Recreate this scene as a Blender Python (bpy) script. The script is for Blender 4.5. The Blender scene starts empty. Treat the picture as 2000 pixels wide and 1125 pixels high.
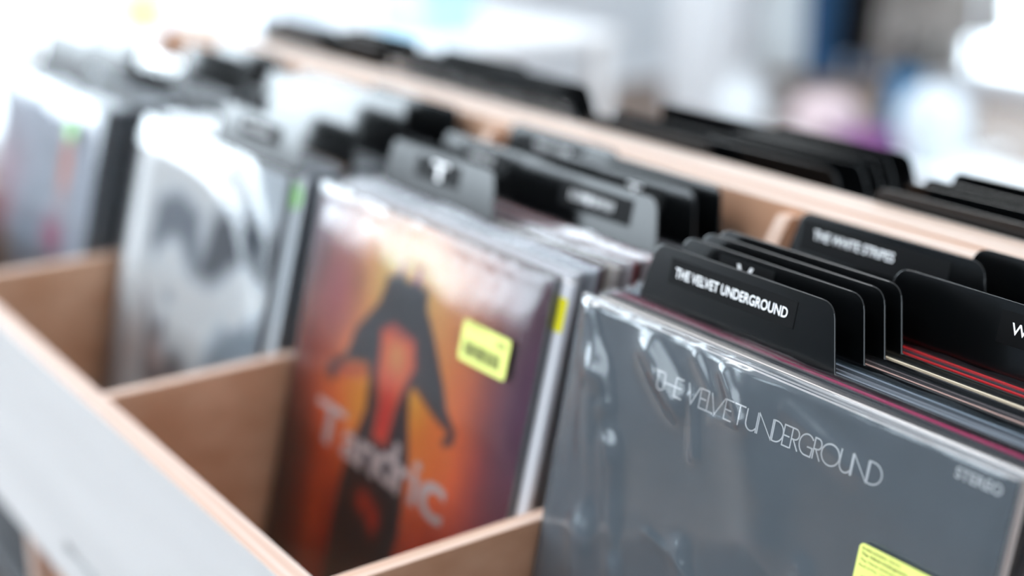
import bpy, bmesh, math, random
import numpy as np
from mathutils import Vector, Matrix, noise
random.seed(7)
S = bpy.context.scene
COL = S.collection
CAMZ = 1.35                      # lens height above the floor
R_ = math.radians

# ---------------------------------------------------------------- helpers
def lin(c):
    return tuple(((v/255)/12.92 if v/255 <= .04045 else ((v/255+.055)/1.055)**2.4) for v in c)

def link(o):
    COL.objects.link(o); return o

def tag(o, label=None, cat=None, group=None, kind=None):
    if label: o['label'] = label
    if cat: o['category'] = cat
    if group: o['group'] = group
    if kind: o['kind'] = kind
    return o

def empty(name, loc, rx=0, rz=0):
    o = bpy.data.objects.new(name, None); link(o)
    o.location = loc; o.rotation_euler = (rx, 0, rz); o.empty_display_size = .05
    return o

class MB:
    def __init__(s): s.bm = bmesh.new()
    def box(s, x0, x1, y0, y1, z0, z1, mi=0):
        v = [s.bm.verts.new(p) for p in ((x0,y0,z0),(x1,y0,z0),(x1,y1,z0),(x0,y1,z0),(x0,y0,z1),(x1,y0,z1),(x1,y1,z1),(x0,y1,z1))]
        for f in ((0,3,2,1),(4,5,6,7),(0,1,5,4),(1,2,6,5),(2,3,7,6),(3,0,4,7)):
            s.bm.faces.new([v[i] for i in f]).material_index = mi
        return s
    def prism(s, pts, axis, a, b, mi=0):
        """outline pts (2D) extruded along axis from a to b"""
        def P(p, t): return {'x':(t,p[0],p[1]), 'y':(p[0],t,p[1]), 'z':(p[0],p[1],t)}[axis]
        A = [s.bm.verts.new(P(p,a)) for p in pts]; B = [s.bm.verts.new(P(p,b)) for p in pts]
        n = len(pts)
        s.bm.faces.new(A).material_index = mi; s.bm.faces.new(B[::-1]).material_index = mi
        for i in range(n):
            s.bm.faces.new((A[i],B[i],B[(i+1)%n],A[(i+1)%n])).material_index = mi
        return s
    def lathe(s, prof, n=32, c=(0,0,0), mi=0):
        rings = [[s.bm.verts.new((c[0]+r*math.cos(2*math.pi*k/n), c[1]+r*math.sin(2*math.pi*k/n), c[2]+z)) for k in range(n)] for r, z in prof]
        for a, b in zip(rings, rings[1:]):
            for k in range(n): s.bm.faces.new((a[k], a[(k+1)%n], b[(k+1)%n], b[k])).material_index = mi
        s.bm.faces.new(rings[0][::-1]); s.bm.faces.new(rings[-1])
        return s
    def tube(s, pts, r, n=10):
        rings = []
        for i, p in enumerate(pts):
            p = Vector(p); d = (Vector(pts[min(i+1,len(pts)-1)])-Vector(pts[max(i-1,0)])).normalized()
            u = d.orthogonal().normalized(); w = d.cross(u)
            rr = r[i] if isinstance(r, (list,tuple)) else r
            rings.append([s.bm.verts.new(p+u*rr*math.cos(2*math.pi*k/n)+w*rr*math.sin(2*math.pi*k/n)) for k in range(n)])
        for a, b in zip(rings, rings[1:]):
            # keep the twist low
            off = min(range(n), key=lambda o: (a[0].co-b[o].co).length)
            for k in range(n): s.bm.faces.new((a[k], a[(k+1)%n], b[(k+1+off)%n], b[(k+off)%n]))
        s.bm.faces.new(rings[0][::-1]); s.bm.faces.new(rings[-1])
        return s
    def grid(s, f, nx, ny, mi=0, flip=False):
        V = [[s.bm.verts.new(f(i/nx, j/ny)) for i in range(nx+1)] for j in range(ny+1)]
        for j in range(ny):
            for i in range(nx):
                q = [V[j][i],V[j][i+1],V[j+1][i+1],V[j+1][i]]
                s.bm.faces.new(q[::-1] if flip else q).material_index = mi
        return s
    def mesh(s, name, mats=(), smooth=False):
        bmesh.ops.recalc_face_normals(s.bm, faces=s.bm.faces)
        me = bpy.data.meshes.new(name); s.bm.to_mesh(me); s.bm.free()
        for m in (mats if isinstance(mats,(list,tuple)) else [mats]): me.materials.append(m)
        if smooth:
            for p in me.polygons: p.use_smooth = True
        return me
    def build(s, name, mats, parent=None, smooth=False, bevel=0, loc=None):
        o = bpy.data.objects.new(name, s.mesh(name, mats, smooth)); link(o)
        if parent is not None: o.parent = parent
        if loc: o.location = loc
        if bevel:
            b = o.modifiers.new('Bevel','BEVEL'); b.width = bevel; b.segments = 2; b.limit_method='ANGLE'; b.harden_normals = False
        return o

def text_mesh(s, width, height, x0=0, z0=0, y=0, offset=0, depth=0):
    """flat lettering in the xz plane facing -y, fitted to a box"""
    cu = bpy.data.curves.new('lettering', 'FONT'); cu.body = s; cu.size = 1; cu.offset = offset; cu.resolution_u = 4
    ob = bpy.data.objects.new('lettering', cu); link(ob)
    dg = bpy.context.evaluated_depsgraph_get(); dg.update()
    me = bpy.data.meshes.new_from_object(ob.evaluated_get(dg))
    bpy.data.objects.remove(ob)
    xs = [v.co.x for v in me.vertices]; ys = [v.co.y for v in me.vertices]
    ax, bx, ay, by = min(xs), max(xs), min(ys), max(ys)
    for v in me.vertices:
        v.co = Vector((x0+(v.co.x-ax)/(bx-ax)*width, y, z0+(v.co.y-ay)/(by-ay)*height))
    me.materials.clear()
    return me

def mesh_obj(name, me, mat, parent=None):
    me.name = name
    if mat is not None and not me.materials: me.materials.append(mat)
    o = bpy.data.objects.new(name, me); link(o)
    if parent is not None: o.parent = parent
    return o

# ---------------------------------------------------------------- materials
MATS = {}
def mat(name, col, rough=.5, spec=.5, metal=0, sheen=0):
    if name in MATS: return MATS[name]
    m = bpy.data.materials.new(name); m.use_nodes = True
    b = m.node_tree.nodes['Principled BSDF']
    b.inputs['Base Color'].default_value = (*lin(col), 1)
    b.inputs['Roughness'].default_value = rough
    b.inputs['Specular IOR Level'].default_value = spec
    b.inputs['Metallic'].default_value = metal
    if sheen: b.inputs['Sheen Weight'].default_value = sheen
    MATS[name] = m; return m

def noise_mat(name, c1, c2, scale=(1,1,1), nscale=5, rough=.6, detail=4, lo=.35, hi=.65, bump=0, spec=.4):
    m = mat(name, c1, rough, spec); nt = m.node_tree; N = nt.nodes; L = nt.links
    tc = N.new('ShaderNodeTexCoord'); mp = N.new('ShaderNodeMapping'); mp.inputs['Scale'].default_value = scale
    nz = N.new('ShaderNodeTexNoise'); nz.inputs['Scale'].default_value = nscale; nz.inputs['Detail'].default_value = detail
    cr = N.new('ShaderNodeValToRGB'); cr.color_ramp.elements[0].position = lo; cr.color_ramp.elements[1].position = hi
    cr.color_ramp.elements[0].color = (*lin(c1),1); cr.color_ramp.elements[1].color = (*lin(c2),1)
    L.new(tc.outputs['Object'], mp.inputs[0]); L.new(mp.outputs[0], nz.inputs['Vector'])
    L.new(nz.outputs['Fac'], cr.inputs[0]); L.new(cr.outputs[0], N['Principled BSDF'].inputs['Base Color'])
    if bump:
        bp = N.new('ShaderNodeBump'); bp.inputs['Strength'].default_value = bump; bp.inputs['Distance'].default_value = .002
        L.new(nz.outputs['Fac'], bp.inputs['Height']); L.new(bp.outputs[0], N['Principled BSDF'].inputs['Normal'])
    return m

# plywood: broad faces carry long grain, the cut edge shows thin plies
ply_face = noise_mat('plywood_face', (204,162,134), (188,142,112), (.8,6,10), 3.2, .55, 5)
ply_white = noise_mat('whitewashed_plywood', (202,202,203), (194,194,195), (.6,6,5), 3, .5, 5)
ply_edge = noise_mat('plywood_edge', (204,185,175), (184,152,134), (1.2,120,40), 1.6, .6, 3)
ply_edge_x = noise_mat('plywood_divider_edge', (206,182,168), (188,152,130), (150,2,30), 1.4, .6, 3)
ply_strip = noise_mat('plywood_dark_strip', (188,140,106), (170,120,88), (1,60,10), 2, .6, 3)
rail_edge = noise_mat('rail_plywood_edge', (200,188,180), (184,150,128), (.7,90,20), 1.5, .5, 4, .35, .8)

def plastic(name, rough=.07, tint=(1,1,1), haze=.03, gain=1.0, bump=0, bscale=60):
    """clear polythene: mostly see-through, a Fresnel gloss and a trace of milkiness"""
    m = bpy.data.materials.new(name); m.use_nodes = True; nt = m.node_tree; N = nt.nodes; L = nt.links
    N.clear(); out = N.new('ShaderNodeOutputMaterial')
    tr = N.new('ShaderNodeBsdfTransparent'); tr.inputs[0].default_value = (*tint,1)
    gl = N.new('ShaderNodeBsdfGlossy'); gl.inputs['Roughness'].default_value = rough
    df = N.new('ShaderNodeBsdfDiffuse'); df.inputs[0].default_value = (.72,.84,.95,1)
    fr = N.new('ShaderNodeFresnel'); fr.inputs[0].default_value = 1.5
    mu = N.new('ShaderNodeMath'); mu.operation='MULTIPLY'; mu.inputs[1].default_value = gain; mu.use_clamp = True
    m1 = N.new('ShaderNodeMixShader'); m1.inputs[0].default_value = haze
    m2 = N.new('ShaderNodeMixShader')
    L.new(tr.outputs[0], m1.inputs[1]); L.new(df.outputs[0], m1.inputs[2])
    L.new(fr.outputs[0], mu.inputs[0]); L.new(mu.outputs[0], m2.inputs[0])
    L.new(m1.outputs[0], m2.inputs[1]); L.new(gl.outputs[0], m2.inputs[2]); L.new(m2.outputs[0], out.inputs[0])
    if bump:
        tc = N.new('ShaderNodeTexCoord'); nz = N.new('ShaderNodeTexNoise'); nz.inputs['Scale'].default_value = bscale
        bp = N.new('ShaderNodeBump'); bp.inputs['Strength'].default_value = bump; bp.inputs['Distance'].default_value = .001
        L.new(tc.outputs['Object'], nz.inputs['Vector']); L.new(nz.outputs['Fac'], bp.inputs['Height'])
        for n_ in (gl, fr): L.new(bp.outputs[0], n_.inputs['Normal'])
    return m
sleeve_m = plastic('clear_polythene', .12, haze=.012, gain=.4)
sleeve_front = plastic('clear_polythene_sheet', .14, haze=.08, gain=1.95)
sleeve_front_bright = plastic('clear_polythene_tight', .07, haze=.012, gain=1.2)

def art_mat(name, rough=.45):
    m = mat(name, (255,255,255), rough, .3); nt = m.node_tree
    a = nt.nodes.new('ShaderNodeAttribute'); a.attribute_name = 'print'
    nt.links.new(a.outputs['Color'], nt.nodes['Principled BSDF'].inputs['Base Color'])
    return m

card_m = mat('black_card_plastic', (7,8,9), .15, .42)
label_m = mat('black_label_tape', (4,4,5), .5, .08)
white_ink = mat('white_letter', (252,252,253), .5)
yellow_st = mat('yellow_sticker', (228,236,128), .55, .3)
green_st = mat('green_sticker', (166,222,150), .55, .3)
ink = mat('black_print', (30,32,26), .6, .2)

# ---------------------------------------------------------------- room (camera stands at x=0, y=0)
def struct(name, mb, m, **k):
    o = mb.build(name, m, **k); o['kind'] = 'structure'; return o
wall_m = mat('white_wall_paint', (226,228,231), .8, .2)
floor_m = noise_mat('brown_floorboards', (124,102,88), (106,86,72), (.6,8,1), 3, .5, 4)
XL, XR, YF, YB, HC = -6.0, 3.6, -6.0, 6.2, 3.7
struct('floor', MB().box(XL-.2, XR+.2, YF-.2, YB+.2, -.1, 0), floor_m)
struct('ceiling', MB().box(XL-.2, XR+.2, YF-.2, YB+.2, HC, HC+.1), mat('white_ceiling', (235,236,238), .85, .2))
# left wall: tall shop windows along the front part, plain wall beyond
LW1 = (.95, 2.95, .08, 3.45); LW = (-2.55, .75, 1.22, 3.45); LW2 = (-5.0, -2.75, 1.22, 3.45)
wl = MB().box(XL-.15, XL, YF, LW2[0], 0, HC).box(XL-.15, XL, LW2[1], LW[0], 0, HC).box(XL-.15, XL, LW[1], LW1[0], 0, HC).box(XL-.15, XL, LW1[1], YB, 0, HC)
for q in (LW1, LW, LW2): wl.box(XL-.15, XL, q[0], q[1], 0, q[2]).box(XL-.15, XL, q[0], q[1], q[3], HC)
struct('wall_left', wl, mat('soft_grey_wall_paint', (206,209,213), .8, .2))
struct('wall_right', MB().box(XR, XR+.15, YF, YB, 0, HC), wall_m)
FW = (-4.9, 2.6, 1.85, 3.4)
struct('wall_front', MB().box(XL, FW[0], YF-.15, YF, 0, HC).box(FW[1], XR, YF-.15, YF, 0, HC)
       .box(FW[0], FW[1], YF-.15, YF, 0, FW[2]).box(FW[0], FW[1], YF-.15, YF, FW[3], HC), mat('slate_wall_paint', (96,104,112), .8, .2))
BW_ = (-4.75, 2.6, .10, 2.9)
struct('wall_back', MB().box(XL, BW_[0], YB, YB+.15, 0, HC).box(BW_[1], XR, YB, YB+.15, 0, HC)
       .box(BW_[0], BW_[1], YB, YB+.15, 0, BW_[2]).box(BW_[0], BW_[1], YB, YB+.15, BW_[3], HC), wall_m)

def emit(name, col, s):
    m = bpy.data.materials.new(name); m.use_nodes = True; N = m.node_tree.nodes; N.clear()
    e = N.new('ShaderNodeEmission'); e.inputs[0].default_value = (*col,1); e.inputs[1].default_value = s
    o = N.new('ShaderNodeOutputMaterial'); m.node_tree.links.new(e.outputs[0], o.inputs[0]); return m
frame_m = mat('white_window_frame', (228,230,232), .5)
def window(name, axis, wall, r, nx, nz, m):
    """frame plus daylit panes set into a wall opening"""
    a0, a1, z0, z1 = r; f = MB(); t = .05
    def bx(mb, A0, A1, Z0, Z1, d0, d1):
        if axis == 'x': mb.box(wall+d0, wall+d1, A0, A1, Z0, Z1)
        else: mb.box(A0, A1, wall+d0, wall+d1, Z0, Z1)
    for i in range(nx+1):
        c = a0+(a1-a0)*i/nx; bx(f, max(a0,c-t/2), min(a1,c+t/2), z0, z1, -.09, -.03)
    for j in range(nz+1):
        c = z0+(z1-z0)*j/nz; bx(f, a0, a1, max(z0,c-t/2), min(z1,c+t/2), -.088, -.032)
    o = f.build(name, frame_m); o['kind'] = 'structure'
    p = MB(); bx(p, a0, a1, z0, z1, -.065, -.055); g = p.build('pane', m, o)
    return o
sky_col = (.79,.91,1.0)
day_l = emit('overcast_daylight_left', sky_col, 20)
window('window_1', 'x', XL, LW1, 2, 1, emit('overcast_daylight_door', sky_col, 2.6))
window('window_4', 'x', XL, LW, 3, 1, day_l)
window('window_5', 'x', XL, LW2, 2, 1, emit('shaded_daylight_left', sky_col, 13))
w = window('added_glint_window', 'y', YF+.12, FW, 4, 1, emit('added_glint_light_front', sky_col, 6))  # added window behind the camera, placed for glints on the sleeves
w = window('window_3', 'y', YB+.12, BW_, 4, 1, emit('overcast_daylight_back', sky_col, 5.5))
# base trim of the plain wall and the white pillar that ends it
struct('baseboard_left', MB().box(XL, XL+.015, LW[1], YB, 0, .08), mat('white_trim', (222,224,227), .5))
struct('pillar', MB().box(-5.28, -4.93, 4.66, 5.0, 0, HC), wall_m, bevel=.01)
fill_glow = emit('ceiling_fill_glow', (.95,.98,1.0), 16)
FILL_PANELS = [(-3.6,-1.6,'above the aisle by the shop window'), (-.6,-1.6,'above the aisle behind the camera'), (-3.6,1.2,'over the left end of the record bins'),
         (-.6,1.2,'over the right end of the record bins'), (-3.6,4.0,'over the clothes rail'), (-.6,4.0,'nearest the bright back window')]
for x, y, where in FILL_PANELS:  # unseen panels added as overhead fill to brighten the room
    o = empty('ceiling_fill', (x, y, HC))
    tag(o, 'added rectangular ceiling fill panel '+where, 'added fill light', 'added fill lights')
    MB().box(-.65,.65,-.35,.35,-.05,0).build('fill_housing', frame_m, o)
    MB().box(-.61,.61,-.31,.31,-.056,-.05).build('fill_diffuser', fill_glow, o)

# ---------------------------------------------------------------- front record bin
Z = lambda z: CAMZ + z
ZT = -.43; ZB = -.633; Z0 = -.592; YI = .343; YO = .326; YBK = .722; ZRAIL = -.256
XA, XZ = -1.80, -.318
DIV = [(-1.793,-1.781), (-1.419,-1.408), (-1.0445,-1.0335), (-.684,-.672), (-.336,-.324)]
bin1 = empty('record_bin', (-1.05, .5, 0))
tag(bin1, 'pale plywood record bin with divided compartments and a whitewashed front board', 'record bin')
def P(mb, name, m, root=bin1, **k):
    o = mb.build(name, m, root, **k)
    o.matrix_parent_inverse = Matrix.Translation(-root.location); return o
fb = MB(); s0, s1, sz0, sz1 = -1.128, -.86, Z(-.601), Z(-.589)
fb.box(XA, s0, YO, YI, Z(ZB), Z(ZT)).box(s1, XZ, YO, YI, Z(ZB), Z(ZT)).box(s0, s1, YO, YI, Z(ZB), sz0).box(s0, s1, YO, YI, sz1, Z(ZT))
fo = P(fb, 'front_board', [ply_white, ply_edge])
for p in fo.data.polygons:
    if p.normal.z > .9 and p.center.z > Z(ZT)-.001: p.material_index = 1
tag(fo, 'whitewashed front board with a narrow slot')
P(MB().box(s0+.001, s1-.001, YO+.010, YI-.001, sz0+.0005, sz1-.0005), 'slot_shade_fill', mat('slot_shade_dark', (26,32,36), .8))  # dark block stands in for the shade inside the slot
for k, (a, b) in enumerate(DIV):
    prof = [(YI, Z(-.62)), (YBK, Z(-.62)), (YBK, Z(-.262)), (.712, Z(-.262)), (.60, Z(ZT)), (YI, Z(ZT))]
    d = P(MB().prism(prof, 'x', a, b), 'divider', [ply_face, ply_edge_x])
    for p in d.data.polygons:
        if abs(p.normal.x) < .5: p.material_index = 1
P(MB().box(XA, XZ, YI, YBK, Z(-.612), Z(-.5937)), 'bottom_board', ply_face)
bp = P(MB().box(XA, XZ, YBK, .740, Z(ZB), Z(ZRAIL)), 'back_board', [ply_face, rail_edge])
for p in bp.data.polygons:
    if p.normal.z > .9: p.material_index = 1
P(MB().box(XA, XZ, .740, .7445, Z(ZB), Z(ZRAIL-.004)), 'spacer_strip', ply_strip)
P(MB().box(-1.279, -1.262, .334, .72, 0, Z(ZB)), 'side_panel', [ply_edge])
P(MB().box(-1.262, XZ, .352, .37, .06, Z(ZB)), 'cupboard_front', ply_face)

# rear bin stands back to back with it
bin2 = empty('record_bin', (-1.05, 1.0, 0))
tag(bin2, 'plywood record bin standing back to back behind the front one, full of black divider cards', 'record bin')
bp = P(MB().box(XA, XZ+.5, .7446, .778, Z(ZB), Z(ZRAIL)), 'back_board', [ply_face, rail_edge], bin2)
for p in bp.data.polygons:
    if p.normal.z > .9: p.material_index = 1
YE = 1.19
P(MB().box(XA, XZ+.5, .778, YE, Z(-.612), Z(-.5937)), 'bottom_board', ply_face, bin2)
P(MB().box(XA, XZ+.5, YE, YE+.017, Z(ZB), Z(ZT)), 'front_board', ply_white, bin2)
for a, b in [(x-.0135, x-.0035) for x in (-1.660,-1.328,-.996,-.664,-.332,0)]:
    P(MB().box(a, b, .778, YE, Z(-.62), Z(ZT)), 'divider', ply_face, bin2)
for a in (XA, XZ+.48):
    P(MB().box(a, a+.018, .79, YE, 0, Z(ZB)), 'side_panel', ply_edge, bin2)

# ---------------------------------------------------------------- printed artwork
def seg_poly(U, W, pts):
    """signed distance (inside negative) of points to a polygon"""
    d = np.full(U.shape, 1e9); ins = np.zeros(U.shape, bool); n = len(pts)
    for i in range(n):
        x0, y0 = pts[i]; x1, y1 = pts[(i+1)%n]; ex, ey = x1-x0, y1-y0
        t = np.clip(((U-x0)*ex+(W-y0)*ey)/(ex*ex+ey*ey+1e-12), 0, 1)
        d = np.minimum(d, np.hypot(U-x0-t*ex, W-y0-t*ey))
        c = ((y0 > W) != (y1 > W)) & (U < (x1-x0)*(W-y0)/(y1-y0+1e-12)+x0); ins ^= c
    return np.where(ins, -d, d)
def soft(sd, w): return np.clip(.5-sd/(2*w), 0, 1)[..., None]
def mixc(a, c, m): return a*(1-m)+np.array(lin(c))*m
def blob(U, W, cx, cy, rx, ry): return np.exp(-(((U-cx)/rx)**2+((W-cy)/ry)**2))[..., None]
def fbm(U, W, s, seed=0):
    f = np.vectorize(lambda a, b: noise.fractal(Vector((a*s+seed, b*s-seed, seed*.37)), 1, 2, 4))
    return f(U, W)[..., None]

FIG=[(0.1187,0.2689),(0.1379,0.2761),(0.1478,0.2718),(0.1642,0.2726),(0.1764,0.2725),(0.1794,0.2577),(0.1954,0.2399),(0.2169,0.211),(0.2258,0.1963),(0.2414,0.184),(0.2406,0.175),(0.2309,0.1693),(0.2261,0.172),(0.2311,0.1804),(0.2095,0.1863),(0.1814,0.1974),(0.1765,0.1935),(0.1816,0.1723),(0.1927,0.1395),(0.1902,0.1224),(0.1946,0.0845),(0.1821,0.058),(0.1628,0.0496),(0.1447,0.0491),(0.1321,0.0314),(0.1083,0.0235),(0.1028,0.0463),(0.1024,0.0961),(0.1101,0.1356),(0.1199,0.1608),(0.1179,0.1864),(0.1122,0.1965),(0.0862,0.191),(0.0703,0.1812),(0.0676,0.168),(0.0571,0.1697),(0.054,0.1787),(0.0796,0.1963),(0.0864,0.2176),(0.1131,0.2464),(0.1175,0.2593)]
CHEST=[(0.1245,0.2262),(0.139,0.235),(0.1702,0.2303),(0.1765,0.2117),(0.1663,0.1925),(0.1598,0.1741),(0.1567,0.145),(0.1387,0.1457),(0.1387,0.1718),(0.1294,0.1924),(0.1276,0.2107)]
def art_flame(U, W):
    C = np.zeros(U.shape+(3,))+np.array(lin((58,22,18)))
    C = mixc(C, (150,14,4), np.clip(1.25*blob(U,W,.155,.11,.115,.17),0,1))
    C = mixc(C, (206,66,30), np.clip(1.1*blob(U,W,.165,.17,.105,.10),0,1))
    C = mixc(C, (232,138,44), np.clip(1.2*blob(U,W,.15,.20,.075,.075),0,1))
    C = mixc(C, (222,160,84), np.clip(1.1*blob(U,W,.14,.265,.08,.05),0,1))
    C = mixc(C, (214,98,30), .8*blob(U,W,.225,.15,.03,.06))
    C = mixc(C, (196,60,10), .8*blob(U,W,.07,.07,.016,.06))
    C = mixc(C, (190,48,8), .8*blob(U,W,.235,.07,.03,.06))
    C = mixc(C, (70,52,78), .75*blob(U,W,.305,.22,.045,.12))
    C = mixc(C, (150,60,96), .6*blob(U,W,.055,.245,.035,.05))
    C = mixc(C, (96,70,92), .7*blob(U,W,.0,.29,.03,.05))
    C = mixc(C, (40,24,20), .95*blob(U,W,.0,.03,.045,.16))
    C = mixc(C, (52,24,34), .7*blob(U,W,.32,.02,.05,.10))
    C *= 1+.25*fbm(U,W,22,3)
    C = mixc(C, (122,60,112), .9*soft(seg_poly(U,W,[(.131,.268),(.1365,.2888),(.142,.268)]),.002))
    C = mixc(C, (122,60,112), .9*soft(seg_poly(U,W,[(.153,.268),(.1608,.2900),(.167,.268)]),.002))
    C = mixc(C, (150,40,40), .7*soft(seg_poly(U,W,[(.054,.178),(.112,.197),(.118,.188),(.07,.172)]),.004))
    C = mixc(C, (34,34,40), soft(seg_poly(U,W,FIG),.0028))
    C = mixc(C, (26,20,20), .95*soft(seg_poly(U,W,[(.108,.12),(.19,.12),(.195,.03),(.17,0),(.10,0),(.10,.06)]),.004))
    chest = soft(seg_poly(U,W,CHEST),.004)
    C = mixc(C, (206,80,50), chest)
    C = mixc(C, (226,130,70), chest*blob(U,W,.150,.212,.014,.016))
    C = mixc(C, (176,32,34), chest*blob(U,W,.148,.165,.012,.03))
    C = mixc(C, (96,34,60), .6*chest*blob(U,W,.15,.232,.02,.006))
    C = mixc(C, (196,44,12), .85*blob(U,W,.142,.093,.011,.009)+.0)
    C = mixc(C, (206,40,8), .8*blob(U,W,.158,.085,.008,.010))
    C = mixc(C, (206,50,10), .9*blob(U,W,.155,.010,.013,.014))
    return C*1.7
def art_face(U, W):
    C = np.zeros(U.shape+(3,))+np.array(lin((206,210,214)))
    C = mixc(C, (150,160,168), .7*blob(U,W,.30,.30,.05,.05))
    h1 = [(.055,.20),(.06,.245),(.11,.262),(.16,.25),(.175,.20),(.155,.19),(.125,.215),(.10,.212),(.085,.20),(.072,.186)]
    h2 = [(.165,.19),(.18,.225),(.19,.26),(.25,.268),(.33,.262),(.33,.225),(.30,.213),(.285,.216),(.262,.222),(.24,.214),(.22,.197),(.20,.188)]
    C = mixc(C, (50,60,74), .9*soft(seg_poly(U,W,h1),.010))
    C = mixc(C, (20,27,40), .97*soft(seg_poly(U,W,h2),.012))
    C = mixc(C, (84,96,106), .85*soft(seg_poly(U,W,[(.24,.16),(.33,.20),(.33,.15),(.30,.10),(.21,.10),(.225,.145)]),.014))
    C = mixc(C, (222,219,220), soft(seg_poly(U,W,[(.245,.19),(.255,.212),(.275,.213),(.286,.203),(.276,.177),(.254,.166),(.236,.176)]),.007))
    C = mixc(C, (120,122,126), .8*blob(U,W,.118,.158,.014,.008))
    C = mixc(C, (60,58,70), .9*blob(U,W,.114,.123,.011,.016))
    C = mixc(C, (40,32,36), .95*blob(U,W,.158,.098,.03,.017))
    C = mixc(C, (60,44,44), .85*soft(seg_poly(U,W,[(.055,.155),(.075,.12),(.085,.07),(.12,.05),(.16,.085),(.12,.095),(.10,.12),(.075,.15)]),.008))
    C = mixc(C, (196,174,166), .8*blob(U,W,.055,.09,.016,.04))
    C = mixc(C, (196,170,164), .7*blob(U,W,.112,.098,.018,.014))
    C = mixc(C, (40,34,34), .9*blob(U,W,.0,.03,.04,.09))
    return 1.8*C*(1+.1*fbm(U,W,18,5))
def art_collage(U, W):
    C = np.zeros(U.shape+(3,))+np.array(lin((166,172,184)))
    C = mixc(C, (196,150,166), .6*blob(U,W,.04,.20,.06,.05))
    C = mixc(C, (120,150,170), .7*blob(U,W,.13,.14,.06,.05))
    C = mixc(C, (246,120,64), .95*blob(U,W,.226,.243,.014,.034))
    C = mixc(C, (190,70,120), .8*blob(U,W,.215,.16,.03,.02))
    C = mixc(C, (150,60,80), .7*blob(U,W,.03,.15,.03,.06))
    C = mixc(C, (60,56,60), .9*blob(U,W,.02,.06,.10,.06))
    C = mixc(C, (50,48,54), .9*blob(U,W,.25,.12,.07,.03))
    C = mixc(C, (128,112,60), .6*blob(U,W,.05,.10,.03,.03))
    return 1.5*C*(1+.2*fbm(U,W,26,9))

H = .315
def jacket_mesh(name, t, mats, art=None, n=150):
    """jacket: front at y=0 facing -y, thickness towards +y; slot 0 print/body, 1 cut top, 2 spine sides"""
    mb = MB()
    if art is None:
        mb.box(0, H, 0, t, 0, H)
        me = mb.mesh(name, mats)
    else:
        mb.grid(lambda a, b: (a*H, 0, b*H), n, n)
        v = [mb.bm.verts.new(p) for p in ((0,0,0),(H,0,0),(H,0,H),(0,0,H),(0,t,0),(H,t,0),(H,t,H),(0,t,H))]
        for f in ((4,7,6,5),(0,4,5,1),(1,5,6,2),(2,6,7,3),(3,7,4,0)): mb.bm.faces.new([v[i] for i in f])
        bm = mb.bm
        me = bpy.data.meshes.new(name); bm.to_mesh(me); bm.free()
        for m in mats: me.materials.append(m)
        N = len(me.vertices); co = np.empty(N*3); me.vertices.foreach_get('co', co); co = co.reshape(-1,3)
        C = np.ones((N,4)); g = (n+1)**2
        C[:g,:3] = np.clip(art(co[:g,0], co[:g,2]),0,1); C[g:,:3] = .08
        at = me.color_attributes.new('print', 'FLOAT_COLOR', 'POINT'); at.data.foreach_set('color', C.ravel())
    for p in me.polygons:
        if p.normal.z > .9: p.material_index = min(1, len(mats)-1)
        elif abs(p.normal.x) > .9: p.material_index = min(2, len(mats)-1)
    return me

def sheet(name, depth, height, m, parent, n=120, t=.006, W=.322, lip=.0):
    """the plastic outer sleeve: a front sheet with relief depth(u,w), closed over the top and down the back"""
    mb = MB(); x0 = -(W-H)/2
    def f(a, b):
        u, w = a, b
        return (x0+u*W, -depth(u, w), w*height)
    mb.grid(f, n, n)
    # side returns and back sheet
    k = 24
    mb.grid(lambda a, b: (x0, -depth(0,b)*(1-a)+a*t, b*height), 2, k)
    mb.grid(lambda a, b: (x0+W, -depth(1,b)*(1-a)+a*t, b*height), 2, k)
    mb.grid(lambda a, b: (x0+a*W, -depth(a,1)*(1-b)+b*t, height+.0012*math.sin(math.pi*b)), k*2, 4)
    mb.grid(lambda a, b: (x0+a*W, t, b*height), 4, 4)
    return mb.build(name, m, parent, smooth=True)

def rounded(w, h, r, n=5, x0=0, z0=0):
    pts = []
    for cx, cz, a0 in ((w-r,r,-90),(w-r,h-r,0),(r,h-r,90),(r,r,180)):
        for i in range(n+1):
            a = R_(a0+90*i/n); pts.append((x0+cx+r*math.cos(a), z0+cz+r*math.sin(a)))
    return pts

def front_record(label, xl, ytop, tilt, jme, zlift=0):
    t = R_(tilt); o = empty('vinyl_record', (xl, ytop-H*math.sin(t), Z(Z0)+zlift), -t)
    tag(o, label, 'record')
    mesh_obj('jacket', jme, None, o)
    return o

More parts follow.
